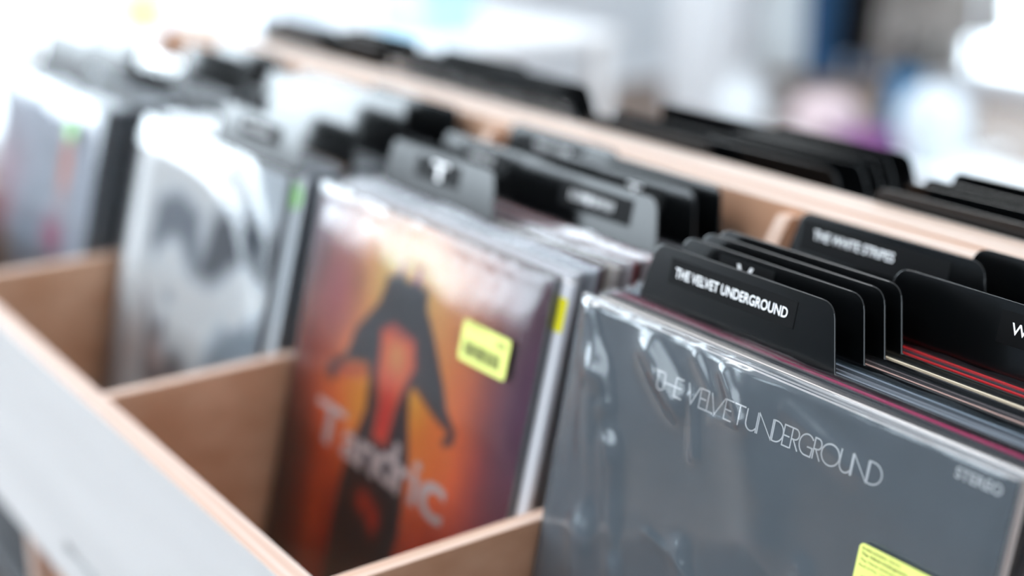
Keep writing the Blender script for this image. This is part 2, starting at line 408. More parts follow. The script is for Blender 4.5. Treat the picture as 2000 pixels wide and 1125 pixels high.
# --- charcoal cover (right-hand compartment)
charcoal = noise_mat('charcoal_print', (58,64,72), (52,58,66), (1,1,1), 40, .5, 4, spec=.3)
white_board = mat('white_board_edge', (226,222,222), .7, .2)
vu = front_record('charcoal record cover with thin white capitals, in a crinkled clear sleeve', -.664, .5265, 11.5,
                  jacket_mesh('jacket', .0035, [charcoal, white_board, charcoal]))
def ribbon(mb, pts, w, y, closed=False):
    pts = [Vector(p) for p in pts]; n = len(pts); L = []; Rr = []
    for i in range(n):
        a = pts[(i-1)%n] if (closed or i) else pts[i]; b = pts[(i+1)%n] if (closed or i < n-1) else pts[i]
        d1 = (pts[i]-a); d2 = (b-pts[i])
        d1 = d1.normalized() if d1.length > 1e-9 else d2.normalized(); d2 = d2.normalized() if d2.length > 1e-9 else d1
        m = (d1+d2); m = m.normalized() if m.length > 1e-6 else d1
        nrm = Vector((-m.y, m.x)); k = w/2/max(.45, nrm.dot(Vector((-d1.y,d1.x))))
        e = m*0
        if not closed and i in (0, n-1): e = (m if i else -m)*w*.2
        L.append(mb.bm.verts.new((pts[i].x+nrm.x*k+e.x, y, pts[i].y+nrm.y*k+e.y))); Rr.append(mb.bm.verts.new((pts[i].x-nrm.x*k+e.x, y, pts[i].y-nrm.y*k+e.y)))
    for i in range(n if closed else n-1):
        j = (i+1)%n; mb.bm.faces.new((L[i], L[j], Rr[j], Rr[i]))
def arc(cx, cy, rx, ry, a0, a1, n=14): return [(cx+rx*math.cos(R_(a0+(a1-a0)*i/n)), cy+ry*math.sin(R_(a0+(a1-a0)*i/n))) for i in range(n+1)]
def logo(parent):
    """thin geometric capitals, drawn stroke by stroke; x measured along the cover, y in cap heights"""
    mb = MB(); h = .01125; base = lambda x: .2818+(x-.0765)*.0137; W = .00088
    def st(pts, closed=False): ribbon(mb, [(x, base(x)+y*h) for x, y in pts], W, -.0003, closed)
    # T-H-E with a looped T and H
    st([(.0735,.97),(.0815,.97)]); st([(.0765,.97),(.0765,.22)]+arc(.0795,.22,.0030,.2,180,360,8)+[(.0825,.97)]); st([(.0825,.5),(.0915,.5)])
    def E(x, w): st([(x+w,1),(x,1),(x,0),(x+w,0)]); st([(x,.5),(x+w*.82,.5)])
    E(.0918,.0062)
    st([(.1025,1),(.1062,0),(.1117,1)]); E(.1128,.0060)
    st([(.1192,1),(.1192,0),(.1240,0)]); st([(.1215,1),(.1256,0),(.1322,1)]); E(.1330,.0058)
    st([(.1398,1),(.1482,1)]); st([(.1440,1),(.1440,0)])
    def U(x, w): st([(x,1),(x,.36)]+arc(x+w/2,.36,w/2,.36,180,270,8)+arc(x+w/2,.36,w/2,.36,270,330,6)); st([(x+w,1),(x+w,0)])
    def N(x, w): st([(x,0),(x,1),(x+w,0),(x+w,1)])
    def D(x, w): st([(x,0),(x,1)]+[(x+w*.25,1)]+arc(x+w*.25,.5,w*.75,.5,90,-90,16)+[(x,0)], True)
    def R(x, w): st([(x,0),(x,1),(x+w*.4,1)]+arc(x+w*.4,.74,w*.55,.26,90,-90,10)+[(x,.48)]); st([(x+w*.25,.48),(x+w,0)])
    def G(x, w): st(arc(x+w/2,.5,w/2,.5,40,270,20)+[(x+w*.86,.0),(x+w*.9,.42),(x+w*.56,.42)])
    U(.1497,.0081); N(.1589,.0102); D(.1701,.0072); E(.1775,.0052); R(.1833,.0052); G(.1890,.0102); R(.1992,.0050)
    st(arc(.2105,.5,.0060,.5,0,360,30)[:-1], True)
    U(.2171,.0075); N(.2254,.0096); D(.2358,.0083)
    return mb.build('title_lettering', white_ink, parent)
logo(vu)
mesh_obj('stereo_lettering', text_mesh('STEREO', .0262, .0056, .2838, .3050, -.0003, .03), white_ink, vu)

def price_sticker(parent, u, w, W, Hh, lines, price, y, m=yellow_st, barcode=True):
    st = MB().prism(rounded(W, Hh, .0028, x0=u, z0=w-Hh), 'y', y-.0002, y).build('price_sticker', m, parent)
    for s, dx, dz, tw, th, off in lines:
        mesh_obj('sticker_text', text_mesh(s, tw, th, u+dx, w-dz-th, y-.0003, off), ink, st)
    if price: mesh_obj('sticker_price', text_mesh(price, W*.17, .0042, u+W*.74, w-.0088, y-.0003, .02), ink, st)
    if barcode:
        mb = MB(); x = u+W*.09; rnd = random.Random(3)
        while x < u+W*.86:
            k = rnd.choice((.0004,.0007,.0010)); mb.box(x, x+k, y-.0003, y-.00025, w-Hh*.84, w-Hh*.48); x += k+rnd.choice((.0004,.0006,.0009))
        mb.build('barcode', ink, st)
    return st
TX = [('EVERGREEN VINYL', .0022, .0016, .024, .0016, .0), ('The Velvet Underground', .0022, .0042, .028, .0022, .02),
      ('The Velvet Underground', .0022, .0073, .026, .0020, 0), ('Rock & Pop - Used', .0022, .0103, .018, .0017, 0)]
VUD = .0034
ps = price_sticker(vu, .2436, .2562, .056, .033, TX, '$25', -VUD-.0012)

CREASES = [ # (u0,w0,u1,w1, width, height) in cover fractions
    (.012,.985,.075,.86,.022,.0020), (.075,.86,.125,.55,.040,.0034), (.125,.55,.20,.12,.046,.0034), (.04,.97,.13,.82,.020,.0014),
    (.13,.80,.165,.72,.020,.0013), (.16,.74,.225,.52,.026,.0026), (.225,.52,.245,.42,.022,.0020), (.215,.945,.30,.885,.030,.0036), (.25,.905,.32,.855,.016,.0016),
    (.335,.97,.39,.92,.014,.0016), (.345,.90,.375,.80,.013,.0012), (.40,.88,.47,.895,.008,.0007), (.30,.62,.40,.60,.012,.0010), (.385,.62,.44,.50,.026,.0024),
    (.41,.965,.47,.90,.016,.0020), (.47,.93,.56,.72,.060,.0026), (.56,.95,.72,.90,.020,.0010), (.44,.50,.56,.20,.060,.0030), (.28,.45,.34,.2,.045,.0026),
    (.75,.62,.80,.50,.024,.0016), (.80,.50,.87,.30,.022,.0016), (.90,.62,.95,.42,.030,.0018), (.66,.70,.70,.60,.024,.0013), (.86,.70,.97,.76,.016,.0008),
    (.12,.22,.125,.0,.014,.0020), (.185,.26,.19,.0,.018,.0030), (.02,.40,.12,.385,.014,.0007), (.16,.38,.17,.30,.008,.0010)]
def vu_depth(u, w):
    d = .0008+.0022*(1-.7*min(1,max(0,(u-.45)/.2)))*(.5+.5*noise.noise(Vector((u*4+w, w*2.6-u, 1.7))))+.0005*noise.noise(Vector((u*8+3, w*5, 4.1)))
    for x0, y0, x1, y1, wd, ht in CREASES:
        ex, ey = x1-x0, y1-y0; t = ((u-x0)*ex+(w-y0)*ey)/(ex*ex+ey*ey); tc = min(1,max(0,t))
        q = math.hypot(u-x0-tc*ex, w-y0-tc*ey)/wd
        if q < 3: d += ht*(math.exp(-q*q) if q > .0 else 1)*(.75+.25*noise.noise(Vector((u*9, w*9, ht*900))))
    e = min(u, 1-u)/.03
    if e < 1: d = d*e+.0004*(1-e)
    if w > .984: k = (w-.984)/.016; d = d*(1-k)+(.0006+.0010*noise.noise(Vector((u*24, 0, 2.0)))-.0006)*k
    return max(d, .0005)
sheet('plastic_sleeve', vu_depth, .3185, sleeve_front, vu, 230, .0045)

# --- flame cover
art_b = art_mat('printed_cover')
T = front_record('red and orange record cover with a dark cloaked silhouette and pale lettering, gleaming sleeve', -1.027, .538, 13.4,
                 jacket_mesh('jacket', .0035, [art_b, mat('grey_board_edge',(176,178,182),.6), mat('grey_spine',(120,118,124),.6)], art_flame))
tl = MB()
def glyph(s, x, z, w, h, off=.018): return text_mesh(s, w, h, x, z, -.0003, off)
bmw = bmesh.new()
for s, x, z, w, h in (('T',.050,.1165,.046,.0335),('a',.096,.1155,.026,.022),('n',.122,.1150,.028,.023),('d',.150,.1165,.027,.036),('r',.178,.1150,.020,.024),('i',.199,.1150,.010,.034),('c',.211,.1130,.034,.029)):
    me = glyph(s, x, z, w, h); bmw.from_mesh(me); bpy.data.meshes.remove(me)
me = bpy.data.meshes.new('title_lettering'); bmw.to_mesh(me); bmw.free()
mesh_obj('title_lettering', me, mat('rose_white_ink', (226,200,196), .4), T)
def pillow(amp, k1, k2, top, seed):
    def f(u, w):
        a = max(0, 1-abs(2*u-1)**k1); ww = w
        b = (1-max(0,(ww-top)/(1-top))**2) if ww > top else 1-((top-ww)/top)**k2*.75
        d = amp*(a**.5)*max(b,0)+.0006*noise.noise(Vector((u*7, w*6, seed)))*a
        d += .0007*noise.noise(Vector((u*22, w*3, seed+4)))*max(0,(w-.85)/.15)*a
        return max(d, 0)+.0008
    return f
_pl = pillow(.0050, 8, 2.0, .80, 2.2)
def roll(u, w):
    return _pl(u, min(w,.955))*math.sqrt(max(0,1-(max(0,w-.955)/.0452)**2))+.0004+.0004*noise.noise(Vector((u*14,w*6,8.8)))*(w>.9)
sheet('plastic_sleeve', roll, .3185, plastic('clear_polythene_soft', .15, haze=.008, gain=1.4), T, 110, .0045)
price_sticker(T, .2365, .2672, .0565, .0285, [('EVERGREEN VINYL', .0022, .0016, .024, .0016, 0)], '$20', -.0072)

T2 = front_record('white record cover peeking out beside the flame cover, yellow sticker at edge', -1.015, .5436, 13.4,
                  jacket_mesh('jacket', .0046, [mat('chalk_print',(226,228,234),.5), MATS['white_board_edge'], mat('chalk_spine',(222,226,234),.5)]))
MB().prism(rounded(.016, .023, .002, x0=.2985, z0=.281), 'y', -.0002, -.00005).build('price_sticker', mat('strong_yellow_sticker',(236,228,40),.55,.3), T2)
# --- pale face cover
B = front_record('black and white portrait record cover under a strongly glaring clear sleeve', -1.39, .530, 14.5,
                 jacket_mesh('jacket', .0035, [art_b, MATS['grey_board_edge'], MATS['grey_spine']], art_face))
def bw_depth(u, w):
    # the bag balloons in a rounded dome whose shoulder swings from the top left corner down to the right edge
    r = (max(0,u)/1.0)**5+(max(0,w)/.985)**3.6
    k = 1/(1+math.exp(-(1.0-r)/.075))
    return .0105*k*min(1,u/.06+.25)+.0008
sheet('plastic_sleeve', bw_depth, .3185, sleeve_front_bright, B, 120, .0045)

B2 = front_record('pale grey record cover with a round green sticker showing behind the portrait cover', -1.371, .5362, 14.5,
                  jacket_mesh('jacket', .0030, [mat('ash_print',(186,194,200),.4), MATS['white_board_edge'], MATS['grey_spine']]))
MB().prism(rounded(.030, .022, .0105, x0=.283, z0=.288), 'y', -.0002, -.00005).build('price_sticker', green_st, B2)
# --- collage cover (far left)
C0 = front_record('grey collage record cover with an orange flash at far left, half out of frame', -1.753, .503, 14,
                  jacket_mesh('jacket', .0035, [art_b, mat('glare_pale_edge',(214,222,228),.6), mat('dark_spine',(60,58,62),.6)], art_collage))  # pale top edge carries sleeve glare in its colour
sheet('plastic_sleeve', pillow(.004, 5, 3, .80, 7.7), .3185, sleeve_front_bright, C0, 70, .0045)
MB().prism(rounded(.026, .026, .0125, x0=.232, z0=.272), 'y', -.0064, -.0062).build('price_sticker', green_st, C0)

# ---------------------------------------------------------------- the filed records and divider cards
def body(c, rough=.75): return mat('jacket_%d_%d_%d' % c, c, rough, .12)
JM = {}
def packed_jacket(c, top=None, t=.0027):
    k = (c, top, t)
    if k not in JM:
        JM[k] = jacket_mesh('jacket', t, [body(c), body(top or c)] + ([body(c)] if top else []))
    return JM[k]
SL = []; SLM = []
sleeve_glare = plastic('glare_polythene', .18, haze=.10, gain=1.5)  # extra haze and gloss put glare into the sleeves of the two left rows
for v in range(4):
    mb = MB(); W_, t_ = .3195, .0033; x0 = -(W_-H)/2; zt = .3165
    wob = lambda a, v=v: .0011*noise.noise(Vector((a*9, v*3.1, .5)))+.0005*noise.noise(Vector((a*30, v*5.0, 1.5)))
    mb.grid(lambda a, b: (x0+a*W_, -.0003, b*(zt+wob(a))), 40, 1)
    mb.grid(lambda a, b: (x0+a*W_, -.0003+t_, b*(zt+.0012+wob(1-a))), 40, 1)
    mb.grid(lambda a, b: (x0, -.0003+a*t_, b*zt), 1, 1); mb.grid(lambda a, b: (x0+W_, -.0003+a*t_, b*zt), 1, 1)
    SL.append(mb.mesh('plastic_sleeve', sleeve_m, True))
    me2 = SL[-1].copy(); me2.materials[0] = sleeve_glare; SLM.append(me2)

ORD = 'first second third fourth fifth sixth seventh eighth ninth tenth eleventh twelfth thirteenth fourteenth fifteenth sixteenth seventeenth eighteenth nineteenth twentieth'.split()
def card_mesh(lo, hi, hcard, hsh, t=.0011):
    """divider card: full-width body, one tab with rounded shoulders"""
    W = H; r = .009
    def corner(p, a, b, rr, n=5):
        p, a, b = Vector(p), Vector(a), Vector(b); d1 = (a-p).normalized(); d2 = (b-p).normalized()
        P0 = p+d1*rr; P2 = p+d2*rr
        return [tuple(P0*(1-s)**2+p*2*s*(1-s)+P2*s*s) for s in [i/n for i in range(n+1)]]
    A, Bp, Cc, Dd = (lo, hsh), (lo+.008, hcard), (hi-.010, hcard), (hi, hsh)
    pts = [(0,0),(W,0),(W,hsh),Dd]+corner(Cc, Dd, Bp, r)+corner(Bp, Cc, A, r)+[A,(0,hsh)]
    if lo < .002: pts = [p for p in pts if p != (0,hsh)]
    mb = MB(); mb.prism(pts, 'y', 0, t); return mb.mesh('divider_card', card_m)
CM = {'L': card_mesh(.020,.182,.3547,.318), 'R': card_mesh(.140,.3145,.3547,.318)}
LEAD = dict(n=0)
def divider_card(xl, ytop, side, label, group, tilt=12.0, dz=0, flipped=False):
    t = R_(tilt); Hc = .3547
    if not flipped:
        o = bpy.data.objects.new('divider_card', CM[side]); link(o)
        o.location = (xl, ytop-Hc*math.sin(t), Z(Z0)+dz); o.rotation_euler = (-t,0,0)
    else:   # seen from behind, leaning towards the rail
        o = bpy.data.objects.new('divider_card', CM[side]); link(o)
        o.location = (xl+H, ytop+.0035+H*math.sin(t), Z(Z0)+dz); o.rotation_euler = (-t,0,math.pi)
    bv = o.modifiers.new('Bevel','BEVEL'); bv.width = .0006; bv.segments = 2; bv.limit_method = 'ANGLE'
    tag(o, label, 'divider card', group); return o
def strip(card, u0, u1, w0, w1, text=None, tu=None, tw=None, off=.02, m=None):
    """adhesive label on the tab; w measured down from the card top"""
    Hc = .3547
    s = MB().box(u0, u1, -.0003, -.00005, Hc+w1, Hc+w0).build('label_strip', m or label_m, card)
    if text: mesh_obj('lettering', text_mesh(text, tu[1]-tu[0], tw[1]-tw[0], tu[0], Hc+tw[0], -.0005, off), white_ink, s)
    return s

def row(key, xl, tilt, seq, group, place):
    """seq: list of ('r',colour,top) records and ('c',side,y,label,fn) cards from front to back"""
    y = seq[0]; pitch = .0038; cnt = 0; anchor = place; rnd = random.Random(key); lo_i = 0
    for it in seq[1:]:
        if it[0] == 'c':
            y = max(y, it[2]-(.3547-H)*math.sin(R_(tilt)))
            if len(it) > 6: y += it[6]*math.tan(R_(tilt))
            c = divider_card(xl, y+(.3547-H)*math.sin(R_(tilt)), it[1], it[3], 'divider cards in the front bin', tilt, it[6] if len(it) > 6 else 0)
            if it[4]: it[4](c)
            anchor = it[5]; cnt = 0; y += .0024
        elif it[0] == 'y': y = it[1]
        else:
            _, c, top, name = it[:4]; n = it[4] if len(it) > 4 else 1
            th = it[5] if len(it) > 5 else .0027
            for k in range(n):
                o = bpy.data.objects.new('vinyl_record', packed_jacket(c, top, th)); link(o)
                t = R_(tilt); Hh = H
                # tops follow the same lean as the cover in front of them
                o.location = (xl+rnd.uniform(-.0003,.0035), y-Hh*math.sin(t), Z(Z0)+rnd.uniform(0,.0022)); o.rotation_euler = (-t,0,0)
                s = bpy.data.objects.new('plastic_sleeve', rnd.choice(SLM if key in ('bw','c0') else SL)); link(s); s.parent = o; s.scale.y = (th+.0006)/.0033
                tag(o, '%s record filed %s in line behind %s' % (name, ORD[cnt], anchor), 'record', group)
                cnt += 1; y += pitch+th-.0027
    print('ROW', key, round(y,4))
    return y

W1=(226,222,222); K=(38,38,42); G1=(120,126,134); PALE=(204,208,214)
# right-hand compartment
row('vu', -.664, 11.5, [.5326,
    ('r',(232,224,220),None,'thick white-edged',1,.0060), ('r',(40,40,44),None,'dark grey',2), ('r',(150,12,74),None,'magenta-edged',1,.0036),
    ('c','L',.5585,'black tabbed divider card with three white capitalised words, nearest in the right compartment',
        lambda c: strip(c,.0437,.1472,-.0062,-.0218,'THE VELVET UNDERGROUND',(.0489,.1415),(-.0173,-.0112),.012),'the front three-word divider card'),
    ('r',(110,118,128),(150,160,172),'silver-grey'), ('r',(70,74,80),(120,128,138),'grey'), ('r',(120,126,134),(96,100,108),'mid grey'), ('r',(60,66,74),(110,118,128),'slate'), ('r',(98,128,150),None,'blue-edged'),
    ('c','L',.583,'black divider card whose single white V shows above the card before it',
        lambda c: strip(c,.060,.106,-.0035,-.025,'V',(.0757,.0892),(-.0205,-.0062),.01),'the card lettered V'),
    ('r',(52,54,60),(150,120,118),'dark photo-edged'), ('r',(70,66,66),(176,146,136),'pinkish photo-edged'), ('r',(46,46,50),(80,72,72),'charcoal'),
    ('c','L',.5995,'plain black divider card between the V card and the cream-edged records', None,'the first plain card behind the V card'),
    ('r',(222,208,184),None,'cream-edged',2),
    ('c','L',.6135,'plain black divider card just in front of the red records', None,'the plain card before the red records'),
    ('r',(176,6,12),None,'red-edged'), ('r',(190,30,36),None,'light red'), ('r',(44,36,44),None,'near-black'), ('r',(186,0,8),None,'bright red',1,.0034),
    ('c','R',.6395,'black divider card with right-hand tab lettered WE, at right edge of photo',
        lambda c: strip(c,.2205,.300,-.0053,-.0235,'WE',(.2285,.2435),(-.0172,-.0107),.008),'the card lettered WE'),
    ('r',(40,40,44),(58,58,62),'black',3), ('r',(84,84,88),(70,70,74),'smoke grey',2), ('r',(40,38,40),(64,62,64),'dark',4),
    ('c','L',.686,'black divider card lettered in white against the rear plywood rail, right compartment',
        lambda c: strip(c,.0185+.012,.150,-.0050,-.0250,'THE WHITE STRIPES',(.0418,.1082),(-.0158,-.0097),.008),'the white-lettered card by the rail'),
    ('r',(46,46,50),(90,84,80),'dark',4),
    ('c','R',.7105,'plain black right-tab divider card last before the rail, right compartment', None,'the last card')],
    'records filed in the right compartment', 'the charcoal cover')
# flame compartment
def unread(c, u0, u1, w0, w1, nb, tu, tw):
    """a label too blurred to read: uneven white strokes on black tape"""
    s = strip(c, u0, u1, w0, w1); mb = MB(); rnd = random.Random(nb); x = tu[0]
    while x < tu[1]:
        k = rnd.uniform(.0012,.003); hh = .3547
        mb.box(x, min(x+.0009,tu[1]), -.0005, -.00032, hh+tw[0], hh+tw[1])
        if rnd.random() < .6: mb.box(x, min(x+k,tu[1]), -.0005, -.00032, hh+tw[0]+(tw[1]-tw[0])*rnd.choice((0,.45,.85)), hh+tw[0]+(tw[1]-tw[0])*rnd.choice((.9,1)))
        x += k+.0012
    mb.build('lettering', white_ink, s)
row('tn', -1.027, 13.4, [.5490,
    ('r',(214,216,222),(216,218,222),'white',3), ('r',(86,88,96),None,'grey'), ('r',(190,196,204),None,'pale',3), ('r',(96,40,56),None,'maroon-edged'),
    ('c','L',.590,'light-catching divider card with a single white letter on a square black label',
        lambda c: strip(c,.0675,.1300,-.0062,-.0228,'T',(.0905,.1125),(-.0215,-.0075),.03),'the card with one large letter'),
    ('r',(206,196,186),None,'cream'), ('r',(190,184,182),None,'pale grey',2), ('r',(52,40,52),None,'dark plum'), ('r',(196,190,196),None,'light grey',2), ('r',(130,24,30),None,'brick-red'), ('r',(30,28,32),None,'black'), ('r',(186,176,180),None,'pale mauve',2), ('r',(206,130,138),None,'pink-edged'),
    ('c','R',.634,'large grey-gleaming divider card with blurred two-line white lettering, mid photo',
        lambda c: unread(c,.200,.2825,-.0060,-.0250,5,(.212,.262),(-.0190,-.0120)),'the grey-gleaming two-line card'),
    ('c','L',.6415,'dark left-tab divider card just behind the large single-letter card',
        lambda c: unread(c,.055,.120,-.0050,-.0220,8,(.066,.100),(-.0160,-.0105)),'the dark left-tab card'),
    ('r',(40,38,42),None,'black',2), ('r',(150,150,156),None,'grey',3),
    ('c','R',.669,'rounded black divider card behind the grey-gleaming two-line card',
        lambda c: strip(c,.215,.275,-.0040,-.0220,'T',(.2335,.2500),(-.0195,-.0070),.0),'the rounded black card'),
    ('r',(60,60,66),None,'dark',2), ('r',(90,92,98),None,'grey',1),
    ('c','R',.694,'black divider card second behind the grey-gleaming one, by the rail', None,'the black card by the rail'),
    ('r',(190,84,60),None,'rust-red',2),
    ('c','L',.7085,'black divider card with faint lettering lying against the plywood rail, middle compartment',
        lambda c: unread(c,.040,.135,-.0060,-.0230,11,(.066,.114),(-.0155,-.0105)),'the card against the rail')],
    'records filed behind the flame cover', 'the flame-coloured cover')
# portrait compartment
row('bw', -1.39, 14.5, [.5405,
    ('c','R',.5475,'pale glaring divider card with a dark label, first behind the portrait cover',
        lambda c: unread(c,.190,.270,-.0060,-.0240,21,(.20,.25),(-.018,-.012)),'the pale glaring card'),
    ('r',(196,202,210),None,'pale grey',5),
    ('r',(186,190,198),None,'light grey',5), ('r',(120,84,50),None,'brown'),
    ('c','R',.600,'pale grey divider card with square right end, mid-row behind the portrait cover', None,'the square-ended pale card', .006),
    ('r',(200,206,212),None,'whitish',4), ('r',(150,154,160),None,'grey',4),
    ('c','R',.650,'big blurred grey divider card with round shoulder behind the portrait cover', None,'the round-shouldered grey card', .012),
    ('c','L',.655,'grey left-tab divider card beside the round-shouldered one', None,'the grey left-tab card', .002),
    ('r',(110,114,120),None,'mid grey',5),
    ('c','L',.690,'black left-tab divider card near the rail behind the portrait cover', None,'the black left-tab card'),
    ('r',(70,72,78),None,'dark grey',3),
    ('c','R',.7085,'square black divider card in front of the rail behind the portrait cover', None,'the square black card by the rail')],
    'records filed behind the portrait cover', 'the portrait cover')
# far left compartment
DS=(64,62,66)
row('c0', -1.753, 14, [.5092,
    ('r',DS,(210,218,226),'dark-spined',6),  # pale tops here and below put sleeve glare into the jacket colour
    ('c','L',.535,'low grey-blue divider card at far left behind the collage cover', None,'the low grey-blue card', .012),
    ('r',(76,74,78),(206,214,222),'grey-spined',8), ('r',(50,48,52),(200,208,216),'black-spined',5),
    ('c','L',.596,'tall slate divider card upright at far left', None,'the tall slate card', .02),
    ('r',(104,92,92),(214,222,230),'brown-spined',4), ('r',PALE,(222,228,234),'glare-whitened',10),  # whitened jackets stand in for glare on the sleeves
    ('c','R',.668,'pale divider card among glare-whitened records at far left', None,'the pale far-left card'),
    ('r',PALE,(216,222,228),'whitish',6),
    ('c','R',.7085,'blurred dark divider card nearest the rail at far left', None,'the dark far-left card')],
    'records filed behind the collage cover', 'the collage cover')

# ---------------------------------------------------------------- rear bin: cards seen from behind, leaning towards the rail
places = {'d':'rear bin, beyond the collage cover', 'b':'rear bin, beyond the portrait cover', 't':'rear bin, beyond the flame cover', 'v':'rear bin, beyond the charcoal cover', 'w':'rear bin, at right frame edge'}
XS = {'d':-1.660, 'b':-1.328, 't':-.996, 'v':-.664, 'w':-.332}
rear = {'d':[('R',.790),('L',.800),('R',.815),('L',.83),('L',.848)],
        'b':[('R',.7955),('L',.801),('L',.808),('R',.818),('L',.83),('R',.846)],
        't':[('R',.7865),('L',.800),('R',.815),('L',.83),('L',.845),('L',.860),('R',.872),('L',.885)],
        'v':[('R',.784),('L',.797),('R',.815),('R',.835),('L',.850),('R',.868),('L',.890)],
        'w':[('R',.80),('R',.83)]}
for k, lst in rear.items():
    nb = 0
    for i, (sd, y) in enumerate(lst):
        divider_card(XS[k], y, sd, 'black divider card, %s in line from the rail, %s' % (ORD[i], places[k]), 'black divider cards in the rear bin', 12, {'d':.012,'b':.012}.get(k,0), True)
        dzr = {'d':.012,'b':.012}.get(k,0)
        gap = (lst[i+1][1]-y) if i+1 < len(lst) else .02
        for q in range(min(2, int((gap-.0022-dzr*.22)/.0042))):
            c = random.choice(((60,62,68),(150,150,156),(36,36,40),(120,110,108)))
            o = bpy.data.objects.new('vinyl_record', packed_jacket(c, None)); link(o); t = R_(12)
            o.location = (XS[k]+H, y+.0035+.0046+dzr*.22+q*.0040+H*math.sin(t), Z(Z0)); o.rotation_euler = (-t,0,math.pi)
            s = bpy.data.objects.new('plastic_sleeve', SL[q]); link(s); s.parent = o
            tag(o, '%s record, %s from the rail, %s' % ({60:'slate',150:'pale grey',36:'black',120:'taupe'}[c[0]], ORD[nb], places[k]), 'record', 'records in the rear bin'); nb += 1

o = bpy.data.objects.new('vinyl_record', packed_jacket((214,220,230), None)); link(o); t = R_(12)
o.location = (-1.026+H-.31, .7862+H*math.sin(t), Z(Z0)+.022); o.rotation_euler = (-t,0,math.pi); o.location.x = -1.0135
sv = sheet('plastic_sleeve', lambda u, w: .0006+.0022*abs(noise.noise(Vector((u*14,w*14,3.3))))*(w>.85), .334, sleeve_front_bright, o, 60, .0036, .318)
tag(o, 'white record in crumpled clear sleeve standing proud just behind the rail', 'record', 'records in the rear bin')
# ---------------------------------------------------------------- things at the back of the shop
def fold_cloth(name, prof, length, amp, nf, m, parent=None, seed=0, top=0):
    """a hanging tube of cloth: prof gives (half width, half depth) along 0..1 from the top"""
    mb = MB(); n, k = 72, 24; rings = []
    for j in range(k+1):
        s = j/k; hw, hd = prof(s); ring = []
        for i in range(n):
            a = 2*math.pi*i/n; f = 1+amp*s*math.sin(nf*a+seed+1.5*s)+amp*.5*noise.noise(Vector((math.cos(a)*2+seed, math.sin(a)*2, s*2)))
            ring.append(mb.bm.verts.new((hw*math.cos(a)*f, hd*math.sin(a)*f, top-s*length)))
        rings.append(ring)
    for a, b in zip(rings, rings[1:]):
        for i in range(n): mb.bm.faces.new((a[i], b[i], b[(i+1)%n], a[(i+1)%n]))
    mb.bm.faces.new(rings[0]); mb.bm.faces.new(rings[-1][::-1])
    return mb.build(name, m, parent, smooth=True)
def cloth_mat(name, c1, c2, sc=30): return noise_mat(name, c1, c2, (1,1,.6), sc, .9, 5, spec=.1)
denim = cloth_mat('denim', (56,92,126), (38,66,98), 14); navy = cloth_mat('navy_cloth', (14,22,38), (8,12,22)); greige = cloth_mat('grey_brown_knit', (150,146,142), (112,106,102), 9)
blk = cloth_mat('black_cloth', (16,17,20), (10,10,12)); pale = cloth_mat('pale_cloth', (214,220,222), (196,202,204), 8); greyk = cloth_mat('pale_grey_knit', (196,202,204), (160,166,168), 7)
# clothes rail running along the room near the pillar
RX0, RY0, RX1, RY1, RZ = -5.2, 5.15, -3.62, 4.85, 1.42
rail = empty('clothes_rail', (0,0,0))
tag(rail, 'white metal clothes rail between the pillar and the bright back window', 'clothes rail')
steel = mat('white_steel', (214,218,222), .35)
MB().tube([(RX0,RY0,RZ),(RX1,RY1,RZ)], .014).build('top_bar', steel, rail, smooth=True)
for x, y in ((RX0,RY0),(RX1,RY1)):
    MB().tube([(x,y,.04),(x,y,RZ)], .014).build('upright', steel, rail, smooth=True)
    MB().box(x-.03,x+.03,y-.24,y+.24,0,.04).build('foot', steel, rail, bevel=.008)
def on_rail(s): return (RX0+(RX1-RX0)*s, RY0+(RY1-RY0)*s)
ang = math.atan2(RY1-RY0, RX1-RX0)
def garment(s, kind, m, length, label, hw=.2, turn=72):
    x, y = on_rail(s); o = empty(kind, (x, y, RZ), 0, ang+R_(turn)); tag(o, label, 'garment', 'garments on the clothes rail')
    hk = [(0,0,.018)]+[(.022*math.sin(R_(a)), 0, .012-.0+.022*math.cos(R_(a))) for a in range(-60,150,30)]+[(0,0,-.03),(0,0,-.07)]
    MB().tube([(.0,0,-.07),(0,0,-.03),(.018,0,-.012),(.022,0,.006),(.012,0,.022),(-.006,0,.024)], .003).build('hanger_hook', steel, o, smooth=True)
    if kind == 'jeans':
        fold_cloth('waist', lambda q: (.19+.01*q, .05+.03*q), .24, .03, 5, m, o, 1, -.08)
        for sg in (-1,1):
            l = fold_cloth('leg', lambda q: (.095-.012*q, .07-.008*q), length-.22, .05, 4, m, o, sg+2, -.29); l.location.x = sg*.1
    else:
        fold_cloth('bodice', lambda q: (hw*(.35+.65*min(1,q*5))+.05*q, .045+.05*q), length, .10, 9, m, o, s*9, -.06)
        if kind != 'dress' or True:
            for sg in (-1,1):
                mb = MB(); mb.tube([(sg*hw*.85,0,-.12),(sg*(hw+.05),.01,-.3),(sg*(hw+.07),.02,-.62)], [.06,.055,.045], 14); mb.build('garment_sleeve', m, o, smooth=True)
    return o
garment(.08,'dress', greyk, 1.10,'pale grey patterned dress hanging nearest the pillar', .13)
garment(.25,'dress', pale, 1.14,'off-white dress hanging second from the pillar', .13)
garment(.48,'jeans', denim, 1.10,'blue denim jeans hanging at middle of the clothes rail', .2, 64)
garment(.64,'coat', blk, .98,'black coat hanging beside the blue jeans', .14)
garment(.78,'coat', greige, 1.02,'grey-brown knitted coat hanging right of the black coat', .14)
garment(.92,'coat', greige, .84,'shorter grey-brown coat hanging at the window end of the clothes rail', .14)
